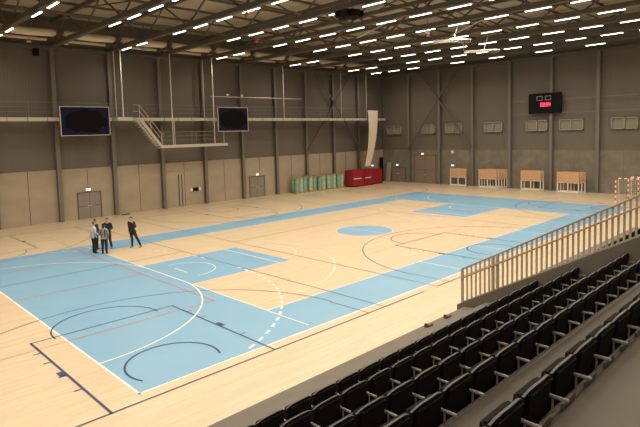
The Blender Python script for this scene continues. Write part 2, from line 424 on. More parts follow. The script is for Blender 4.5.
# hose reel box beside the slot
r = empty('control_panel',(20.45,YL,1.45)); tag(r,'small black panel with two pale end boxes on the concrete side wall','control panel')
g = MB(); g.box(-.32,.32,-.08,0,-.16,.16,M_DARK); g.build('panel', r)
for s in (-1,1):
    g = MB(); g.box(s*.43-.11,s*.43+.11,-.10,0,-.15,.15,M_POSTW); g.build('end_box', r, bevel=.02)
# leaning pale board by the corner
g = MB(); g.box(-.035,.035,-.33,.33,0,2.45,M_CONC)
o = g.build('leaning_board', loc=(XB-.42,30.1,0.0)); o.rotation_euler = (0.0,.14,0)
tag(o,'narrow pale board leaning on the back wall beside the corner','board')
g = MB(); g.box(-.28,.28,-.10,0,0,3.1,M_DARK); o = g.build('corner_shade', loc=(47.4,YL-.35,0)); tag(o,'black strip put in for the shade of the corner','painted shade')  # black strip painting in the dark of the corner

# two thin conduits on the back wall
for z, y0, y1, lab in ((9.05,-5,13.8,'upper thin conduit running behind the scoreboard'),(7.72,-5,13.8,'lower thin conduit running just above the small windows')):
    g = MB(); g.tube([(XB-.42,y0,z),(XB-.42,y1,z)],.025,M_WIRE,6); tag(g.build('wall_conduit'),lab,'conduit')
# scoreboard
r = empty('scoreboard',(XB-.45,10.05,8.72)); tag(r,'black scoreboard box with red digits hanging on the back wall','scoreboard')
g = MB(); g.box(-.1,.07,-1.62,1.65,-1.0,1.02,M_SPK); g.build('case', r, bevel=.03)
g = MB(); g.box(-.125,-.1,-.62,1.62,-.98,1.0,M_DARK); g.build('front_panel', r)
for y in (.52, -.32):
    g = MB()
    for a,b,c,d in ((-.28,.28,.18,.22),(-.28,.28,-.22,-.18),(-.28,-.24,-.22,.22),(.24,.28,-.22,.22)): g.box(-.14,-.125,y+a,y+b,.52+c,.52+d,M_ARM)
    g.build('outlined_window', r)
SEG = {'0':'abcdef','1':'bc','2':'abged','3':'abgcd','4':'fgbc','8':'abcdefg','5':'afgcd'}
def digit(g, ch, y, z, w, h, t):
    S = {'a':(0,w,h-t,h),'g':(0,w,h/2-t/2,h/2+t/2),'d':(0,w,0,t),'f':(0,t,h/2,h),'e':(0,t,0,h/2),'b':(w-t,w,h/2,h),'c':(w-t,w,0,h/2)}
    for c in SEG[ch]:
        a,b,c0,d = S[c]; g.box(-.16,-.125,y-b,y-a,z+c0,z+d,M_LEDRED)
for k, ch in enumerate('0004'):
    g = MB(); digit(g, ch, .42-k*.24-(.06 if k > 1 else 0), -.30, .19, .36, .055); g.build('led_digit', r)
# horn speaker under the roof
r = empty('wall_speaker',(7.4,YL-.05,12.9)); tag(r,'small black wall speaker high up under the eaves','speaker')
g = MB(); g.box(-.2,.2,-.36,-.06,-.26,.26,M_SPK); g.build('cabinet', r, bevel=.03)
g = MB(); g.box(-.04,.04,-.08,.03,-.06,.06,M_STEEL); g.build('bracket', r)

# ------------------------------------------------------------------ roof trusses
ZBOT, ZTOP = 13.5, 15.25
def truss_parts(r):
    L = YL-.4-(YR+.4); y0 = YR+.4
    g = MB(); g.box(-.17,.17,y0,YL-.35,ZBOT-.14,ZBOT+.14,M_STEEL); g.build('bottom_chord', r)
    g = MB(); g.box(-.12,.12,y0,YL-.35,ZTOP-.12,ZTOP+.14,M_STEEL); g.build('top_chord', r)
    n = 8; w = (YL-.5-y0)/n
    d = MB(); d.bar((0,0,ZBOT),(0,w/2,ZTOP),.07,.10,M_STEEL); d1 = d.build('web_diagonal', r); d1.location = (0,y0,0)
    d = MB(); d.bar((0,w/2,ZTOP),(0,w,ZBOT),.07,.10,M_STEEL); d2 = d.build('web_diagonal', r); d2.location = (0,y0,0)
    for k in range(1, n):
        for q in (d1, d2):
            c = q.copy(); COL.objects.link(c); c.parent = r; c.location = (0, y0+k*w, 0)
tr0 = None
allx = [(i, 4.25+4.35*i) for i in range(-3, 10)]  # nearest three are out of view, added so their lamps brighten the near end
for i, x in allx:
    if tr0 is None: tr0 = empty('roof_truss'); truss_parts(tr0); o = tr0
    else: o = copy_tree(tr0)
    o.location = (x,0,0)
    tag(o, 'dark steel lattice roof truss, %s from the back wall' % ORD[9-i], 'roof truss', 'roof trusses')
# longitudinal ties at lower chord level
for y, lab in ((24.0,'long dark roof tie nearest the long side wall'),(14.8,'long dark roof tie over the far half of the court'),(5.6,'long dark roof tie over the near half of the court'),(-3.6,'long dark roof tie over the seating stand')):
    g = MB(); g.tube([(-9,y,14.45),(XB-.3,y,14.45)],.075,M_STEEL,8); tag(g.build('roof_tie'), lab, 'roof tie', 'roof ties')
# diagonal roof bracing rods
k = 0
for i in (1,2,5):
    for (ya, yb) in ((24.0,14.8),(5.6,14.8)):
        g = MB(); g.tube([(0,0,0),(4.35,yb-ya,0)],.045,M_STEEL,6)
        o = g.build('roof_brace', loc=(colx[i],ya,15.0))
        tag(o, 'thin brace under the deck at the %s truss from the back, %s' % (ORD[10-i], 'door side' if ya > 20 else 'stand side'), 'roof brace', 'roof braces'); k += 1

# ------------------------------------------------------------------ strip lights
LAMP_W = 335
def light_proto():
    r = empty('strip_light')
    g = MB(); g.box(-.09,.09,-.79,.79,.0,.09,M_CASE); g.build('housing', r)
    g = MB(); g.box(-.05,.05,-.76,.76,-.03,.0,M_LIGHT); g.build('diffuser', r)
    ld = bpy.data.lights.new('tube_lamp','SPOT'); ld.energy = LAMP_W; ld.color = (1.0,.90,.765); ld.spot_size = math.radians(168); ld.spot_blend = 1.0; ld.shadow_soft_size = 0.0
    lo = bpy.data.objects.new('tube_lamp', ld); COL.objects.link(lo); lo.parent = r; lo.location = (0,0,-.05)
    return r
lp = light_proto(); first_used = False
def ys_for(i):
    reg = [19.75-2.62*k for k in range(0, 13)]  # last ones hang unseen over the stand, added to brighten its treads
    if i == 9: return [28.1,25.5,22.8,17.3,13.0,8.4,4.0,-.4]
    if i % 2 == 0: return [27.75,25.15]+reg
    return reg
for i, x in allx:
    for j, y in enumerate(ys_for(i)):
        # includes unseen fixtures, added to brighten the near floor and the stand
        o = lp if not first_used else copy_tree(lp)
        first_used = True
        o.location = (x, y, 13.24)
        tag(o, 'lit strip light, %s from the side wall, %s truss from the back' % (ORD[j], ORD[9-i]), 'strip light', 'strip lights under the trusses')

# ------------------------------------------------------------------ air ducts along the side wall
for i in range(1, 11):
    x0 = colx[i-1] if i > 1 else -.1
    x1 = colx[i]
    r = empty('air_duct', (x0, 28.9, 14.05))
    tag(r, 'beige fabric duct length ending at the %s truss from the back wall' % ORD[10-i], 'air duct', 'fabric air ducts')
    L = x1-x0
    g = MB(); g.tube([(.25,0,.05),(.5,0,0),(L*.5,0,-.06),(L-.5,0,0),(L-.25,0,.05)],[.16,.26,.27,.26,.16],M_DUCT,16); g.build('duct_sleeve', r, smooth=True)
    g = MB(); g.tube([(0,0,.1),(.3,0,.1)],.13,M_STEEL,10); g.build('collar', r)
    g = MB(); g.box(L*.5-.02,L*.5+.02,-.02,.02,.25,1.62,M_STEEL); g.build('hanger_strap', r)
    o = None
    g = MB(); g.tube([(.1,0,0),(L-.5,0,0)],.11,M_DUCT,10)
    o = g.build('pipe', loc=(x0, 30.2, 13.78), smooth=True); tag(o, 'thin beige pipe length ending at the %s truss from the back wall' % ORD[10-i], 'pipe', 'thin beige pipes')

# ------------------------------------------------------------------ catwalk, stairs and lower platform
r = empty('catwalk',(0,0,7.75)); tag(r,'beige edged steel catwalk along the long side wall','catwalk')
g = MB(); g.box(-6,46.9,29.62,29.68,0,.27,M_BEIGE)
for k in range(40):
    x = -5.8+1.33*k; g.box(x-.012,x+.012,29.6,29.625,0,.27,M_SEAM)
g.build('edge_beam', r)
g = MB(); g.box(-6,46.9,29.68,30.8,.12,.17,M_WIRE); g.build('deck', r)
def railing_run(x0, x1, y, z, parent, step=2.2):
    for h in (.4,.75,1.1):
        g = MB(); g.tube([(x0,y,z+h),(x1,y,z+h)],.018,M_WIRE,6); g.build('rail', parent)
    n = max(1,int((x1-x0)/step))
    for k in range(n+1):
        g = MB(); x = x0+(x1-x0)*k/n; g.tube([(x,y,z),(x,y,z+1.1)],.02,M_WIRE,6); g.build('rail_post', parent)
railing_run(-6,13.6,29.65,.27,r); railing_run(15.2,46.9,29.65,.27,r)
r = empty('lower_platform',(0,0,5.45)); tag(r,'short beige edged platform hanging below the catwalk','platform')
g = MB(); g.box(15.9,22.5,28.62,28.68,0,.24,M_BEIGE); g.box(15.9,15.96,28.68,29.5,0,.24,M_BEIGE); g.box(22.44,22.5,28.68,29.5,0,.24,M_BEIGE)
g.build('edge_beam', r)
g = MB(); g.box(15.96,22.44,28.68,29.5,.1,.15,M_WIRE); g.build('deck', r)
railing_run(16.1,22.45,29.45,.24,r); railing_run(16.1,22.45,28.65,.24,r)
r = empty('stair',(14.15,0,0)); tag(r,'steep beige steel stair from the catwalk down to the lower platform','stair')
for y in (28.68,29.5):
    g = MB(); g.bar((0,y,7.92),(1.85,y,5.52),.05,.24,M_BEIGE); g.build('stringer', r)
for k in range(11):
    t = (k+.5)/11; g = MB(); g.box(1.85*t-.27,1.85*t+.04,28.7,29.48,7.76-2.4*t-.03,7.76-2.4*t+.03,M_BEIGE); g.build('tread', r)
for h in (.55,1.05):
    g = MB(); g.tube([(-.5,28.68,7.95+h),(0,28.68,7.95+h),(1.85,28.68,5.6+h),(2.1,28.68,5.6+h)],.02,M_BEIGE,6); g.build('handrail', r)
for t in (0,.5,1):
    g = MB(); g.tube([(1.85*t,28.68,7.9-2.4*t),(1.85*t,28.68,8.98-2.37*t)],.02,M_BEIGE,6); g.build('rail_post', r)
# landing in front of catwalk at the stair head
g = MB(); g.box(12.3,13.5,28.65,29.6,7.75,8.02,M_BEIGE); tag(g.build('stair_landing'),'small beige landing at the head of the steel stair','landing')
rods = [(13.0,30.35,8.0,.04),(13.02,29.15,8.03,.05),(17.2,28.95,5.65,.04),(21.2,30.25,8.0,.024),(21.35,28.95,5.65,.05),(30.4,29.75,8.0,.045),(39.05,29.75,8.0,.024),(43.45,29.75,8.0,.024),(17.55,29.3,5.65,.03),(22.3,28.9,5.65,.03)]
names = ['behind the stair landing','at the stair landing front','by the foot of the stair','behind the second screen','beside the second screen','between second screen and cross bracing','within the cross bracing','close to the pale hanging strip','short one in the lower platform middle','at the free end of the lower platform']
for (x,y,z,rr), nm in zip(rods, names):
    top = 13.38 if nm[:5] != 'short' and 'free end' not in nm else 7.78
    g = MB(); g.tube([(0,0,0),(0,0,top-z)],rr,M_ROD,8)
    tag(g.build('hanger_rod', loc=(x,y,z)), 'pale vertical hanger rod '+nm, 'hanger rod', 'hanger rods of the catwalk')
g = MB(); g.tube([(21.7,29.9,10.0),(33,29.9,10.05)],.03,M_ROD,6); tag(g.build('pipe'),'thin pale pipe above the second screen','pipe')
for x, l in ((23.6,'nearer the rods'),(25.2,'away from the rods')):
    g = MB(); g.tube([(0,0,0),(0,0,.12),(0,0,.2)],[.1,.16,.08],M_ROD,10); tag(g.build('pipe_lamp', loc=(x,29.9,10.09), smooth=True),'small pale spotlight on the thin pipe, '+l,'spotlight')
# video screens
def vscreen(x0,x1,z0,z1,y,label):
    cx, cz = (x0+x1)/2, (z0+z1)/2; w, h = (x1-x0)/2, (z1-z0)/2
    r = empty('video_screen',(cx,y,cz)); tag(r,label,'screen')
    g = MB(); g.box(-w,w,-.02,.0,-h,h,M_SCREEN); g.build('display', r)
    g = MB()
    for a,b,c,d in ((-w-.05,w+.05,h,h+.05),(-w-.05,w+.05,-h-.05,-h),(-w-.05,-w,-h,h),(w,w+.05,-h,h)): g.box(a,b,-.05,.06,c,d,M_BEIGE)
    g.build('frame', r)
    g = MB(); g.box(-w,w,.0,.10,-h,h,M_STEEL); g.build('back_casing', r)
    for s in (-1,1):
        g = MB(); g.box(s*w*.7-.04,s*w*.7+.04,.1,.40,-.3,-.2,M_STEEL); g.build('mount', r)
vscreen(8.25,11.83,6.68,8.78,29.15,'navy screen with a black patch, the wider one nearer the hall end')
vscreen(21.5,24.75,6.78,8.90,28.5,'navy screen with a black patch, beside the pale hanger rods')
# pale hanging strip
g = MB(); N = 14
prev = None
for k in range(N+1):
    t = k/N; z = 8.85-6.55*t; x = 43.75-0.1*t-1.05*t*t; w = .88-.42*t; y = 29.0-.12*math.sin(t*PI)
    if prev:
        px, py, pz, pw = prev
        for dy in (0,.05): g.poly([(px-pw,py+dy,pz),(px+pw,py+dy,pz),(x+w,y+dy,z),(x-w,y+dy,z)], M_DUCT)
        for s in (-1,1): g.poly([(px+s*pw,py,pz),(px+s*pw,py+.05,pz),(x+s*w,y+.05,z),(x+s*w,y,z)], M_DUCT)
    prev = (x,y,z,w)
r = g.build('hanging_strip', smooth=False); tag(r,'tall pale tapering cloth strip hanging from the catwalk to the red covers','cloth')
g = MB(); g.tube([(42.8,29.03,8.88),(44.7,29.03,8.88)],.05,M_ROD,8); g.build('top_bar', r)

# ------------------------------------------------------------------ ceiling fittings over the court
r = empty('speaker_cluster',(15.85,7.15,12.6)); r.scale = (.82,.82,.62); tag(r,'black round loudspeaker cluster hanging under the roof','loudspeaker')
g = MB(); g.tube([(0,0,-.28),(0,0,.22)],.42,M_SPK,16); g.build('core', r)
for k in range(6):
    a = k*PI/3+.3
    mt = Matrix.Rotation(a,4,'Z') @ Matrix.Translation((.62,0,0)) @ Matrix.Rotation(.25,4,'Y')
    g = MB(); g.box(-.24,.27,-.27,.27,-.27,.24,M_SPK,mt); c = g.build('speaker_box', r, bevel=.03)
    g = MB(); g.box(.27,.29,-.22,.22,-.22,.19,M_DARK,mt); g.build('grille', c)
for a in (0.3,2.4,4.5):
    g = MB(); g.tube([(.45*math.cos(a),.45*math.sin(a),.2),(.25*math.cos(a),.25*math.sin(a),3.1)],.02,M_STEEL,6); g.build('chain', r)
def hoist(loc, rz, label):
    r = empty('basketball_hoist', loc, rz); r.scale = (.72,.72,.8); tag(r, label, 'basketball hoist', 'folded basketball hoists')
    g = MB()
    for a, b in (((-1.7,-.55,0),(1.5,-.55,0)),((-1.7,.55,0),(1.5,.55,0)),((-1.7,-.55,0),(-1.7,.55,0)),((0,-.55,0),(0,.55,0)),((-1.7,-.55,0),(0,.55,0))): g.tube([a,b],.055,M_ROD,8)
    g.build('folding_frame', r)
    g = MB()
    for a, b in (((.7,-.9),(1.75,-.9)),((.7,.9),(1.75,.9)),((.7,-.9),(.7,.9)),((1.75,-.9),(1.75,.9))): g.bar((*a,-.08),(*b,-.08),.05,.05,M_POSTW)
    g.box(.7,1.75,-.9,.9,-.09,-.075,M_WIRE); bb = g.build('backboard', r)
    g = MB(); g.tube([(1.22+.225*math.cos(k*PI/8),.225*math.sin(k*PI/8),-.32) for k in range(17)],.015,M_BEACON,6,caps=False); g.box(1.16,1.26,-.06,.06,-.33,-.08,M_BEACON); g.build('hoop', bb)
    for s in (-1,1):
        g = MB(); g.tube([(-1.7,s*.55,0),(-1.9,s*.5,1.25)],.045,M_STEEL,6); g.build('hanger', r)
        g = MB(); g.tube([(.2,s*.55,0),(.6,s*.5,1.25)],.03,M_ROD,6); g.build('stay', r)
hoist((26.6,7.6,12.35), -1.0, 'white folded basketball hoist under the roof nearest the red sign')
hoist((31.4,8.0,12.15), -1.0, 'white folded basketball hoist further from the red sign')
g = MB(); g.bar((0,0,0),(1.8,-.9,1.0),.03,.03,M_ROD); g.bar((0,.2,0),(1.8,-.7,1.0),.03,.03,M_ROD)
for k in range(8): g.bar((.22*k,-.11*k,.125*k),(.22*k+.1,-.11*k+.15,.125*k+.06),.02,.02,M_ROD)
tag(g.build('ceiling_ladder', loc=(19.4,9.6,12.1)),'short pale lattice strut hanging slanted between two trusses','strut')
g = MB(); g.tube([(0,0,0),(1.3,-1.9,1.0)],.035,M_ROD,6); tag(g.build('ceiling_stay', loc=(25.0,6.6,12.4)),'single thin pale stay beside the nearer basketball hoist','stay')
r = empty('hanging_sign',(23.9,7.7,12.55)); tag(r,'small white and red sign box hanging beneath the roof','sign')
g = MB(); g.box(-.2,.2,-.03,.03,-.2,.2,M_POSTW); g.box(-.2,.2,-.035,.035,-.2,-.02,M_BEACON); g.build('sign_box', r)
g = MB(); g.tube([(0,0,.2),(0,0,.95)],.015,M_STEEL,6); g.build('drop_rod', r)
r = empty('hanging_beacon',(17.0,16.7,12.65)); tag(r,'small red beacon hanging between trusses','beacon')
g = MB(); g.tube([(0,0,-.12),(0,0,.0),(0,0,.1)],[.08,.14,.1],M_BEACON,12); g.build('lens', r, smooth=True)
g = MB(); g.tube([(0,0,.1),(0,0,.8)],.015,M_STEEL,6); g.build('drop_rod', r)
r = empty('hanging_lamp',(11.7,10.6,12.62)); tag(r,'small amber fitting hanging below the roof','lamp')
g = MB(); g.tube([(0,0,-.14),(0,0,-.03),(0,0,.12)],[.1,.16,.08],M_AMBER,12); g.build('shade', r, smooth=True)
g = MB(); g.tube([(0,0,.1),(0,0,.8)],.015,M_STEEL,6); g.tube([(0,0,.3),(1.1,-.3,.25)],.02,M_STEEL,6); g.build('drop_rod', r)
for k, (x, y) in enumerate(((9.0,29.2),(6.6,29.6),(14.6,28.4),(23.4,28.2))):
    r = empty('round_spotlight',(x,y,13.42)); tag(r,'small pale round fitting by the ducts, %s along from the hall end' % ORD[k],'spotlight','round fittings by the ducts')
    g = MB(); g.tube([(0,0,-.06),(0,0,.08)],[.18,.10],M_DUCT,12); g.build('shade', r)
    g = MB(); g.tube([(0,0,.08),(0,0,.25)],.02,M_STEEL,6); g.build('stem', r)

# ------------------------------------------------------------------ folded benches by the back wall
def bench_proto():
    r = empty('folded_bench'); W = 1.02
    for k in range(3):
        g = MB(); z = 1.02+.34*k; g.box(-.07,-.035,-W,W,z,z+.315,M_PLY); g.build('board', r)
    g = MB()
    for y in (-W+.04,0,W-.04): g.box(-.03,.04,y-.045,y+.045,.06,2.0,M_FRAMEW)
    g.box(-.03,.04,-W,W,.05,.19,M_FRAMEW); g.box(-.03,.04,-W,W,.96,1.03,M_FRAMEW); g.build('frame', r)
    for y in (-W+.06,W-.06):
        g = MB(); g.box(-.14,.16,y-.025,y+.025,.0,.06,M_FRAMEW); g.build('foot', r)
    return r
bp = bench_proto(); used = False
bench_sets = [(19.62,47.25,1,0.0,'alone beneath the round wall lamp'),(15.75,46.75,5,.30,'in the row of five'),(11.15,47.0,2,.34,'in the pair under the scoreboard'),(7.35,46.6,3,.36,'in the three by the goals')]
for cy, x0, nb, dx, lab in bench_sets:
    for k in range(nb):
        o = bp if not used else copy_tree(bp); used = True
        # nested frames stagger along the wall
        o.location = (x0+dx*k, cy-.16*k if nb > 1 else cy, 0)
        pos = '' if nb == 1 else ', %s from the court' % ORD[k]
        tag(o, 'folded brown bench, %s%s' % (lab, pos), 'bench', 'folded benches along the back wall')

# ------------------------------------------------------------------ green rolls on pallets and red covers
ux = [(31.75,33.55),(33.75,35.0),(35.15,36.4),(36.6,38.1),(38.2,39.35)]
nr = [3,2,2,3,2]
for i, ((a, b), q) in enumerate(zip(ux, nr)):
    L = b-a
    r = empty('pallet',(a,29.75,0)); tag(r,'yellow framed pallet carrying green rolls, %s from the grey door' % ORD[i],'pallet','yellow pallets along the wall')
    g = MB(); g.box(0,L,0,1.0,.08,.14,M_YEL); g.box(0,L,0,.08,0,.08,M_YEL); g.box(0,L,.9,.98,0,.08,M_YEL); g.build('base', r)
    g = MB()
    for x in (0.0,L-.04):
        for y in (.96,): g.box(x,x+.04,y,y+.04,.14,1.62,M_YEL)
    g.build('posts', r)
    g = MB(); g.box(-.02,L+.02,-.02,.03,1.62,1.69,M_YEL); g.box(-.02,L+.02,.97,1.02,1.62,1.69,M_YEL); g.box(-.02,.03,0,1,1.62,1.69,M_YEL); g.box(L-.03,L+.02,0,1,1.62,1.69,M_YEL); g.build('top_frame', r)
    rr = (L-.12)/(2*q)
    for row in (0,1):
        for k in range(q):
            g = MB(); R_ = min(rr*.985, .245)
            g.tube([(0,0,0),(0,0,.02),(0,0,1.42),(0,0,1.44)],[R_-.02,R_,R_,R_-.02],M_GREENW if (k+i) % 2 else M_GREEN,16)
            g.tube([(0,0,1.43),(0,0,1.455)],.06,M_DARK,10)
            for z in (.4,1.0): g.tube([(0,0,z),(0,0,z+.05)],R_+.006,M_GREEN if (k+i) % 2 else M_GREENW,16,caps=False)
            o = g.build('floor_mat_roll', loc=(a+.06+rr*(2*k+1), 30.01+row*.49, .14))
            tag(o, '%s green roll, %s row, %s on the %s pallet from the door' % ('whitish' if (k+i) % 2 else 'plain', 'front' if row == 0 else 'rear', ORD[k], ORD[i]), 'floor roll', 'wrapped floor rolls on pallets')
for i, (x0, x1, y0, h) in enumerate(((39.75,41.75,28.85,1.98),(41.9,43.6,28.95,1.92),(43.8,45.6,29.2,1.86))):
    r = empty('covered_stack',(x0,y0,0)); tag(r,'tall stack under a red cover, %s from the green rolls' % ORD[i],'covered stack','red covered stacks')
    L = x1-x0
    g = MB(); g.box(0,L,0,1.3,.08,h,M_REDT); g.build('cover', r, bevel=.05)
    g = MB(); g.box(.05,L-.05,.05,1.25,0,.08,M_DARK); g.build('base', r)
    if i < 2:
        g = MB(); g.box(.15,L*.75,-.012,.0,h*.46,h*.52,M_WSTRAP); g.build('strap', r)
    g = MB(); g.box(-.008,0,.2,1.1,h*.46,h*.52,M_REDT); g.build('side_strap', r)

# ------------------------------------------------------------------ handball goals parked by the stand
def goal(loc, label, fr):
    r = empty('handball_goal', loc); tag(r, label, 'goal', 'parked handball goals')
    W, H = 3.0, 2.08
    for y in (0,-W):
        g = MB(); n = 10
        for k in range(n): g.box(-.04,.04,y-.04,y+.04,H*k/n,H*(k+1)/n,M_POSTW if k % 2 == 0 else M_POSTR)
        g.build('post', r)
    g = MB(); n = 14
    for k in range(n): g.box(-.04,.04,-W*(k+1)/n,-W*k/n,H-.08,H,M_POSTR if k % 2 == 0 else M_POSTW)
    g.build('crossbar', r)
    for y in (0,-W):
        g = MB(); g.tube([(0,y,H-.04),(.75,y,H-.1),(1.0,y,.04)],.02,M_FRAMEW,8); g.tube([(0,y,.03),(1.0,y,.03)],.02,M_FRAMEW,8); g.build('net_hoop', r)
    g = MB(); g.tube([(1.0,0,.04),(1.0,-W,.04)],.02,M_FRAMEW,8); g.build('ground_bar', r)
    g = MB(); st = .15; n = int(W/st)
    for k in range(n+1): g.tube([(.75,-W*k/n,H-.1),(1.0,-W*k/n,.05)],.007,M_NET,3,caps=False)
    for k in range(13):
        t = k/12; x = .75+.25*t; z = (H-.1)*(1-t)+.05*t; g.tube([(x,0,z),(x,-W,z)],.007,M_NET,3,caps=False)
        for y in (0,-W): g.tube([(0.03,y,z),(x,y,z)],.007,M_NET,3,caps=False)
    for k in range(1,6):
        x = .14*k
        g.tube([(x,0,H-.06),(x,-W,H-.06)],.007,M_NET,3,caps=False)
        for y in (0,-W): g.tube([(x,y,H-.06),(x,y,.04)],.007,M_NET,3,caps=False)
    g.build('net', r)
goal((41.75,1.75,0),'red and white handball goal parked closest to the blue court edge',0)
goal((43.3,1.25,0),'red and white handball goal parked as the middle of three',0)
goal((45.0,.95,0),'red and white handball goal parked closest to the back wall',0)

# ------------------------------------------------------------------ seating stand
Z0 = 1.41; DZ = .477; DY = .96
def fz(k): return Z0+DZ*(k-1)                 # floor of row k
def by(k): return (-6.31,-7.27,-8.33,-9.27,-10.30,-11.26)[k-1]              # foot of the seat backs of row k
XS, XE = -9.5, 7.98                           # stand block extents
X2, X2E = 12.9, 24.0
def xr(y): return 8.05+.2*(-4.2-y)
def stand(name, x0, x1, rows, label, splay=False):
    g = MB()
    y_front = -5.0
    g.box(x0,x1,y_front,-4.38,0,1.2,M_CURB)
    for k in range(1, rows+1):
        ya = y_front if k == 1 else by(k-1)-.12
        yb = by(k)-.12 if k < rows else YR+.05
        xe = xr(ya)-.05 if splay else x1
        if k == rows and splay: xe = xr(-10.4)
        g.box(x0,xe,yb,ya,0,fz(k),M_TIER)
        if k > 1: g.box(x0,xe,ya-.05,ya+.015,fz(k)-.03,fz(k)+.004,M_NOSE)
    g.box(x0,x1,y_front-.3,y_front+.01,Z0-.2,Z0+.012,M_CURB)
    return tag(g.build(name), label, kind='structure')
stand('floor_stand_block', XS, XE, 6, 'stepped brown seating stand beneath the viewer', True)
stand('floor_stand_block', X2, X2E, 6, 'stepped brown seating stand beyond the sloping railing')
# sloped curb under the railing, slightly splayed in plan
def zr(y): return 1.22+.545*(-4.2-y)
g = MB()
P = [(-4.16,0),(-4.16,zr(-4.2)),(-9.9,zr(-9.9)),(-9.9,0)]
A_ = [(xr(y)-.26,y,z) for y,z in P]; B_ = [(xr(y)+.05,y,z) for y,z in P]
g.poly(A_, M_CURB); g.poly(B_, M_CURB)
for q in range(4):
    w_ = (q+1) % 4; g.poly([A_[q],B_[q],B_[w_],A_[w_]], M_CURB)
g.box(xr(-9.9)-.1,xr(-9.9)+.05,YR+.05,-9.9,0,zr(-9.9),M_CURB)
tag(g.build('trim_4'), 'sloping concrete side wall of the stand below the railing', kind='structure')

r = empty('stand_railing',(0,0,0)); tag(r,'bronze railing of upright bars sloping up the side of the stand','railing')
y = -4.2; k = 0
bar0 = None
while y > -9.9:
    h = 1.0
    if bar0 is None:
        g = MB(); g.box(-.012,.012,-.027,.027,0,h,M_RAIL); bar0 = g.build('baluster', r); o = bar0
    else:
        o = bar0.copy(); COL.objects.link(o); o.parent = r
    o.location = (xr(y),y,zr(y)); y -= .125; k += 1
g = MB(); g.bar((xr(-4.16),-4.16,zr(-4.16)+1.01),(xr(-9.9),-9.9,zr(-9.9)+1.01),.05,.04,M_RAILW); g.build('top_rail', r)
g = MB(); g.tube([(xr(-4.18)-.07,-4.18,zr(-4.18)+.74),(xr(-9.9)-.07,-9.9,zr(-9.9)+.74)],.022,M_RAILW,8); g.build('handrail', r)
g = MB(); g.bar((xr(-4.16),-4.16,zr(-4.16)+.03),(xr(-9.9),-9.9,zr(-9.9)+.03),.03,.03,M_RAIL); g.build('bottom_rail', r)
for yy in (-4.18,-5.05,-5.17):
    g = MB(); g.box(xr(yy)-.03,xr(yy)+.03,yy-.03,yy+.03,zr(yy)-.02,zr(yy)+1.0,M_RAIL); g.build('post', r)
# clips on the front edge
for x, nm in ((5.85,'farther from the railing'),(6.75,'close to the railing')):
    g = MB(); g.box(-.12,.12,-.05,.05,0,.05,M_CURB); g.box(-.14,-.08,-.04,.04,0,.09,M_SEAM)
    tag(g.build('floor_clip', loc=(x,-4.5,1.2)),'small dark clip on the stand front edge, '+nm,'clip')

# ------------------------------------------------------------------ seats
PITCH = .555
def seat_proto():
    r = empty('stadium_seat')
    # backrest shell, curved top, slightly reclined
    g = MB(); n = 8; w = .262
    def pt(u, v, off):   # u across -1..1, v height 0..1
        zt = .87-.055*abs(u)**3; z = .22+(zt-.22)*v
        yy = -.02-.11*v+.035*u*u
        return (u*w, yy-off, z)
    cols = [-1+2*i/n for i in range(n+1)]; vs = [0,.25,.5,.75,1]
    def sheet(off, m):
        for i in range(n):
            for j in range(len(vs)-1):
                g.poly([pt(cols[i],vs[j],off),pt(cols[i+1],vs[j],off),pt(cols[i+1],vs[j+1],off),pt(cols[i],vs[j+1],off)], m)
    sheet(0,M_BLACKP); sheet(.024,M_BLACKP)
    for i in range(n):
        g.poly([pt(cols[i],1,0),pt(cols[i+1],1,0),pt(cols[i+1],1,.024),pt(cols[i],1,.024)], M_TRIM)
        g.poly([pt(cols[i],0,0),pt(cols[i+1],0,0),pt(cols[i+1],0,.024),pt(cols[i],0,.024)], M_BLACKP)
    for u in (-1,1):
        for j in range(len(vs)-1):
            g.poly([pt(u,vs[j],0),pt(u,vs[j+1],0),pt(u,vs[j+1],.024),pt(u,vs[j],.024)], M_BLACKP)
    g.build('backrest', r)
    g = MB(); mt = Matrix.Translation((0,-.005,.0)) @ Matrix.Rotation(.19,4,'X')
    g.box(-.225,.225,.0,.05,.40,.855,M_BLACKF,mt); g.build('back_pad', r, bevel=.022)
    g = MB(); mt = Matrix.Translation((0,.055,.0)) @ Matrix.Rotation(.17,4,'X')
    g.box(-.22,.22,0,.075,.30,.80,M_BLACKF,mt); g.build('seat_cushion', r, bevel=.022)
    # arm and support at one side
    g = MB(); g.box(.265,.288,-.06,.30,.0,.04,M_DARK); g.box(.265,.288,-.05,.02,.04,.5,M_DARK); g.build('support_leg', r)
    g = MB(); g.box(.262,.290,-.27,-.06,.61,.640,M_ARM); g.box(.266,.287,-.14,-.12,.42,.61,M_ARM); g.build('arm', r, bevel=.006)
    return r
sp = seat_proto(); used_seat = False
rowname = ['front row','second row','third row','fourth row','fifth row']
def place_seats(k, x0, x1, lab, grp, first_n=None):
    global used_seat
    n = int((x1-x0)/PITCH); 
    for i in range(n):
        o = sp if not used_seat else copy_tree(sp); used_seat = True
        x = x1-PITCH*(i+.5)
        o.location = (x, by(k), fz(k))
        tag(o, 'black seat, %s, %s from %s' % (rowname[k-1], ORD[i], lab), 'stadium seat', grp)
place_seats(1,-2.93,8.20,'the sloping railing','stand seats before the railing')
place_seats(2,-2.73,8.40,'the sloping railing','stand seats before the railing')
place_seats(3,-2.53,8.60,'the sloping railing','stand seats before the railing')
place_seats(4,-3.3,6.1,'the railing end','stand seats before the railing')
place_seats(5,-2.7,2.85,'its far end','stand seats before the railing')
for o in list(COL.objects):
    if o.parent is None and o.name.startswith('stadium_seat') and 'fifth row' in o['label']:
        g = MB(); g.box(-.20,.10,-.19,-.17,.49,.54,M_NOSE); g.build('rear_board', o)
place_seats(1,13.0,19.2,'the near end beyond the railing','stand seats beyond the railing')
place_seats(2,13.0,15.4,'the near end beyond the railing','stand seats beyond the railing')

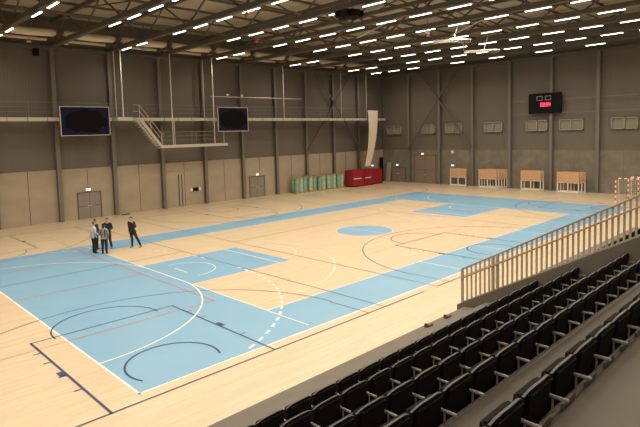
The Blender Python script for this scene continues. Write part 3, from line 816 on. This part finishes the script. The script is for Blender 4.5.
ROT = math.radians(0.5); PIV = Vector((-1.0,-4.40,0))
RM = Matrix.Translation(PIV) @ Matrix.Rotation(ROT,4,'Z') @ Matrix.Translation(-PIV)
for o in list(COL.objects):
    if o.parent is None and (o.name.startswith('stadium_seat')):
        p = RM @ o.location; o.location = p; o.rotation_euler = (0,0,ROT)
# ------------------------------------------------------------------ people
def skin_mesh(name, verts, edges, radii, root, m, parent=None, levels=2):
    me = bpy.data.meshes.new(name+'_cage'); me.from_pydata(verts, edges, [])
    o = bpy.data.objects.new(name+'_cage', me); COL.objects.link(o)
    md = o.modifiers.new('s','SKIN'); md.use_smooth_shade = True
    for i, rd in enumerate(radii):
        sv = me.skin_vertices[0].data[i]; sv.radius = rd if isinstance(rd, tuple) else (rd, rd); sv.use_root = (i == root)
    sd = o.modifiers.new('d','SUBSURF'); sd.levels = levels; sd.render_levels = levels
    dg = bpy.context.evaluated_depsgraph_get(); dg.update()
    ev = o.evaluated_get(dg); nm = bpy.data.meshes.new_from_object(ev)
    bpy.data.objects.remove(o); bpy.data.meshes.remove(me)
    nm.name = name; nm.materials.clear(); nm.materials.append(m)
    nm.polygons.foreach_set('use_smooth', [True]*len(nm.polygons))
    r = bpy.data.objects.new(name, nm); COL.objects.link(r)
    if parent: r.parent = parent
    return r

def person(loc, facing, label, H=1.78, arms=None, legs=None, lean=(0,0), top=M_BLKC, trousers=M_BLKC, shoes=M_SHOE, hair=M_HAIRD, long_coat=False, long_hair=False, straps=False):
    """local frame: +y is the way the person faces, +x their own right hand is at -x ... facing = world angle of +y"""
    s = H/1.8
    lx, ly = lean
    pelvis = Vector((lx*.5,ly*.5,.98)); waist = Vector((lx*.7,ly*.7,1.12)); chest = Vector((lx*.9,ly*.9,1.32)); neckb = Vector((lx,ly,1.48)); neck = Vector((lx,ly+.01,1.56)); 
    headc = Vector((lx,ly+.03,1.67)); headt = Vector((lx,ly+.02,1.75))
    V = [pelvis,waist,chest,neckb,neck,headc,headt]; E = [(0,1),(1,2),(2,3),(3,4),(4,5),(5,6)]
    R = [(.14,.10),(.125,.09),(.155,.10),(.075,.06),(.055,.055),(.078,.092),(.06,.07)]
    def add(p, par, r): V.append(Vector(p)); R.append(r); E.append((par, len(V)-1)); return len(V)-1
    legs = legs or {-1:((-.10,.02,.52),(-.11,0,.09)), 1:((.10,.02,.52),(.11,0,.09))}
    arms = arms or {-1:((-.27,-.02,1.17),(-.25,.10,.95)), 1:((.27,-.02,1.17),(.25,.10,.95))}
    legi = {}; armi = {}
    for sd in (-1,1):
        kn, an = legs[sd]
        h = add(pelvis+Vector((sd*.09,0,-.08)),0,.088)
        t = add((pelvis+Vector((sd*.10,0,-.08)))*.5+Vector(kn)*.5,h,.078)
        k_ = add(kn,t,.056); c = add(Vector(kn)*.62+Vector(an)*.38+Vector((0,-.015,0)),k_,.055); a_ = add(an,c,.038)
        f = add(Vector(an)+Vector((sd*.015,.09,-.045)),a_,.036); f2 = add(Vector(an)+Vector((sd*.02,.15,-.055)),f,.026)
        legi[sd] = (h,t,k_,c,a_)
    for sd in (-1,1):
        el, wr = arms[sd]; el = Vector(el); wr = Vector(wr)
        sh = add(Vector((lx*.95+sd*.185,ly*.95,1.44)),3,.062); ua = add((V[sh]+el)/2,sh,.048); e_ = add(el,ua,.042)
        w_ = add(wr,e_,.027); d = (wr-el).normalized(); pal = add(wr+d*.055,w_,(.036,.018))
        side = d.cross(Vector((0,0,1)) if abs(d.z) < .9 else Vector((0,1,0))).normalized()
        curl = d.cross(side).normalized()
        for q, (o_, ln) in enumerate(((-.028,.072),(-.009,.082),(.010,.078),(.028,.062))):
            b = add(V[pal]+side*o_+d*.035,pal,.009); m_ = add(V[b]+d*ln*.55+curl*.008,b,.0085); add(V[m_]+d*ln*.35+curl*.022,m_,.007)
        tb = add(wr+d*.025-side*.032,w_,.011); add(V[tb]+d*.035-side*.022+curl*.012,tb,.009)
        armi[sd] = (sh,ua,e_,w_)
    # nose
    add(headc+Vector((0,.082,-.005)),5,.016)
    body = skin_mesh('person', [tuple(v) for v in V], E, R, 0, M_SKIN)
    body.name = 'person'; body.location = loc; body.rotation_euler = (0,0,facing-PI/2); body.scale = (s,s,s)
    tag(body, label, 'person')
    # top garment
    XV = {}
    def sub(idx, edges, rad, name, m, root=0):
        mp = {v: i for i, v in enumerate(idx)}
        return skin_mesh(name, [tuple(XV[i]) if i in XV else tuple(V[i]) for i in idx], [(mp[a], mp[b]) for a, b in edges], rad, root, m, body)
    XV['hem'] = pelvis+Vector((0,0,-.02)); XV['top'] = pelvis+Vector((0,0,.12))
    XV['w0'] = pelvis+Vector((0,0,.07)); idx = ['w0',1,2,3,'hem']; ed = [('w0',1),(1,2),(2,3),('hem','w0')]; rad = [(.175,.137),(.172,.135),(.19,.135),(.095,.08),(.18,.142)]
    for sd in (-1,1):
        a = armi[sd]; idx += list(a); ed += [(3,a[0]),(a[0],a[1]),(a[1],a[2]),(a[2],a[3])]; rad += [.078,.068,.06,.045]
    sub(idx, ed, rad, 'jacket' if top in (M_BLKC, M_CHAR) else 'sweater', top)
    if long_coat:
        skin_mesh('coat_skirt', [tuple(pelvis+Vector((0,0,.08))),tuple(pelvis+Vector((0,-.02,-.10))),tuple(pelvis+Vector((-.04,-.03,-.28)))], [(0,1),(1,2)], [(.175,.13),(.185,.14),(.17,.13)], 0, top, body)
    idx = [0,'top']; ed = [(0,'top')]; rad = [(.165,.125),(.15,.115)]
    for sd in (-1,1):
        a = legi[sd]; XV['hm%d' % sd] = V[a[4]]+Vector((0,0,-.05)); idx += list(a)+['hm%d' % sd]; ed += [(0,a[0]),(a[0],a[1]),(a[1],a[2]),(a[2],a[3]),(a[3],a[4]),(a[4],'hm%d' % sd)]; rad += [.112,.10,.078,.072,.062,.06]
    sub(idx, ed, rad, 'trousers', trousers)
    for sd in (-1,1):
        an = Vector(legs[sd][1])
        skin_mesh('shoe', [tuple(an+Vector((0,-.04,-.04))),tuple(an+Vector((sd*.01,.05,-.045))),tuple(an+Vector((sd*.02,.16,-.055)))], [(0,1),(1,2)], [(.045,.045),(.048,.042),(.038,.028)], 0, shoes, body)
    hv = [headc+Vector((0,-.045,.0)),headc+Vector((0,-.03,.055)),headc+Vector((0,.035,.082))]
    hr = [(.078,.066),(.09,.086),(.08,.07)]; he = [(0,1),(1,2)]
    if long_hair:
        hv += [headc+Vector((0,-.06,-.10)),headc+Vector((0,-.07,-.20))]; hr += [(.062,.038),(.045,.025)]; he += [(0,3),(3,4)]
    skin_mesh('hair', [tuple(v) for v in hv], he, hr, 0, hair, body)
    for sd in (-1,1):
        g = MB(); e = headc+Vector((sd*.03,.078,.012)); g.tube([e+Vector((0,-.004,0)),e+Vector((0,.006,0))],.009,M_DARK,8); g.build('eye', body)
        g = MB(); e = headc+Vector((sd*.082,-.005,-.005)); g.tube([e+Vector((-sd*.01,0,0)),e+Vector((sd*.012,-.006,0))],[.022,.03],M_SKIN,8); g.build('ear', body)
    g = MB(); e = headc+Vector((0,.078,-.045)); g.box(e.x-.022,e.x+.022,e.y-.01,e.y+.006,e.z-.004,e.z+.004,mat('lips',(.35,.12,.1),.5)); g.build('mouth', body)
    if straps:
        for sd in (-1,1):
            g = MB(); g.tube([(sd*.09,-.115+ly,1.46),(sd*.11,-.165+ly,1.3),(sd*.10,-.155+ly*.7,1.05)],.02,M_DARK,6); g.build('braces_strap', body)
    return body
D = math.radians
cross_arms = {-1:((-.27,.02,1.16),(-.06,.20,1.10)), 1:((.27,.02,1.16),(.06,.22,1.08))}
# white shirt, seen side on, one forearm forward
person((5.66,17.34,0), D(5), 'person in a pale grey shirt and black trousers, standing side on in the group', 1.78,
       arms={-1:((-.25,.02,1.16),(-.18,.22,1.02)), 1:((.25,.0,1.16),(.16,.22,1.06))}, top=M_SHIRT, hair=M_HAIRB)
person((6.10,18.22,0), D(-55), 'person in dark clothes, mostly hidden behind the one in the pale shirt', 1.80, top=M_CHAR, hair=M_HAIRD)
person((5.97,16.72,0), D(50), 'person in a mid grey sweater with dark straps, standing with back to the stand', 1.70,
       arms={-1:((-.25,.0,1.16),(-.14,.18,1.04)), 1:((.25,.0,1.16),(.2,.14,1.0))}, top=M_SWEAT, shoes=M_SHOEB, long_hair=True, straps=True)
person((6.72,18.03,0), D(-125), 'person in a black jacket with folded hands, facing the stand', 1.80, arms=cross_arms, top=M_BLKC, hair=M_HAIRB,
       legs={1:((.09,.02,.52),(.10,0,.09)), -1:((-.11,.03,.52),(-.18,-.02,.09))})
person((7.85,17.12,0), D(-150), 'person in black standing apart with legs spread and a hand at the chin', 1.82,
       arms={-1:((-.25,.12,1.18),(-.07,.17,1.46)), 1:((.27,.0,1.16),(.24,.06,.92))},
       legs={1:((.10,.03,.52),(.12,.02,.09)), -1:((-.22,.02,.54),(-.40,-.04,.10))}, lean=(.13,0), top=M_BLKC, shoes=M_SHOEB, hair=M_HAIRB, long_coat=True)

# small floor things
g = MB(); g.box(-.35,.35,-.12,.12,0,.05,M_DARK); tag(g.build('floor_pad', loc=(13.4,30.6,0), bevel=.01),'flat dark pad lying on the floor at the foot of the side wall','pad')

# ------------------------------------------------------------------ world, camera, colour
w = bpy.data.worlds.new('hall'); scene.world = w; w.use_nodes = True
w.node_tree.nodes['Background'].inputs[0].default_value = (.02,.018,.015,1); w.node_tree.nodes['Background'].inputs[1].default_value = 1
f, cx, cy, cz, yaw, pitch, roll = 528.6498, -5.4723, -12.2265, 6.2640, .799642, .081258, -.0267828
fw = Vector((math.cos(yaw)*math.cos(pitch), math.sin(yaw)*math.cos(pitch), -math.sin(pitch)))
rt = Vector((math.sin(yaw), -math.cos(yaw), 0)); up = rt.cross(fw)
r2 = rt*math.cos(roll)+up*math.sin(roll); u2 = -rt*math.sin(roll)+up*math.cos(roll)
cam = bpy.data.cameras.new('camera'); co = bpy.data.objects.new('camera', cam); COL.objects.link(co)
M = Matrix((r2, u2, -fw)).transposed().to_4x4(); M.translation = (cx, cy, cz)
co.matrix_world = M
cam.sensor_width = 36; cam.lens = f*36/640; cam.shift_y = -36.28/640; cam.clip_end = 300; cam.clip_start = .05
scene.camera = co
scene.view_settings.view_transform = 'Standard'; scene.view_settings.look = 'None'
scene.view_settings.gamma = 1; scene.view_settings.use_curve_mapping = False
scene.view_settings.exposure = 0.0
scene.cycles.use_denoising = True
scene.cycles.sample_clamp_indirect = 6
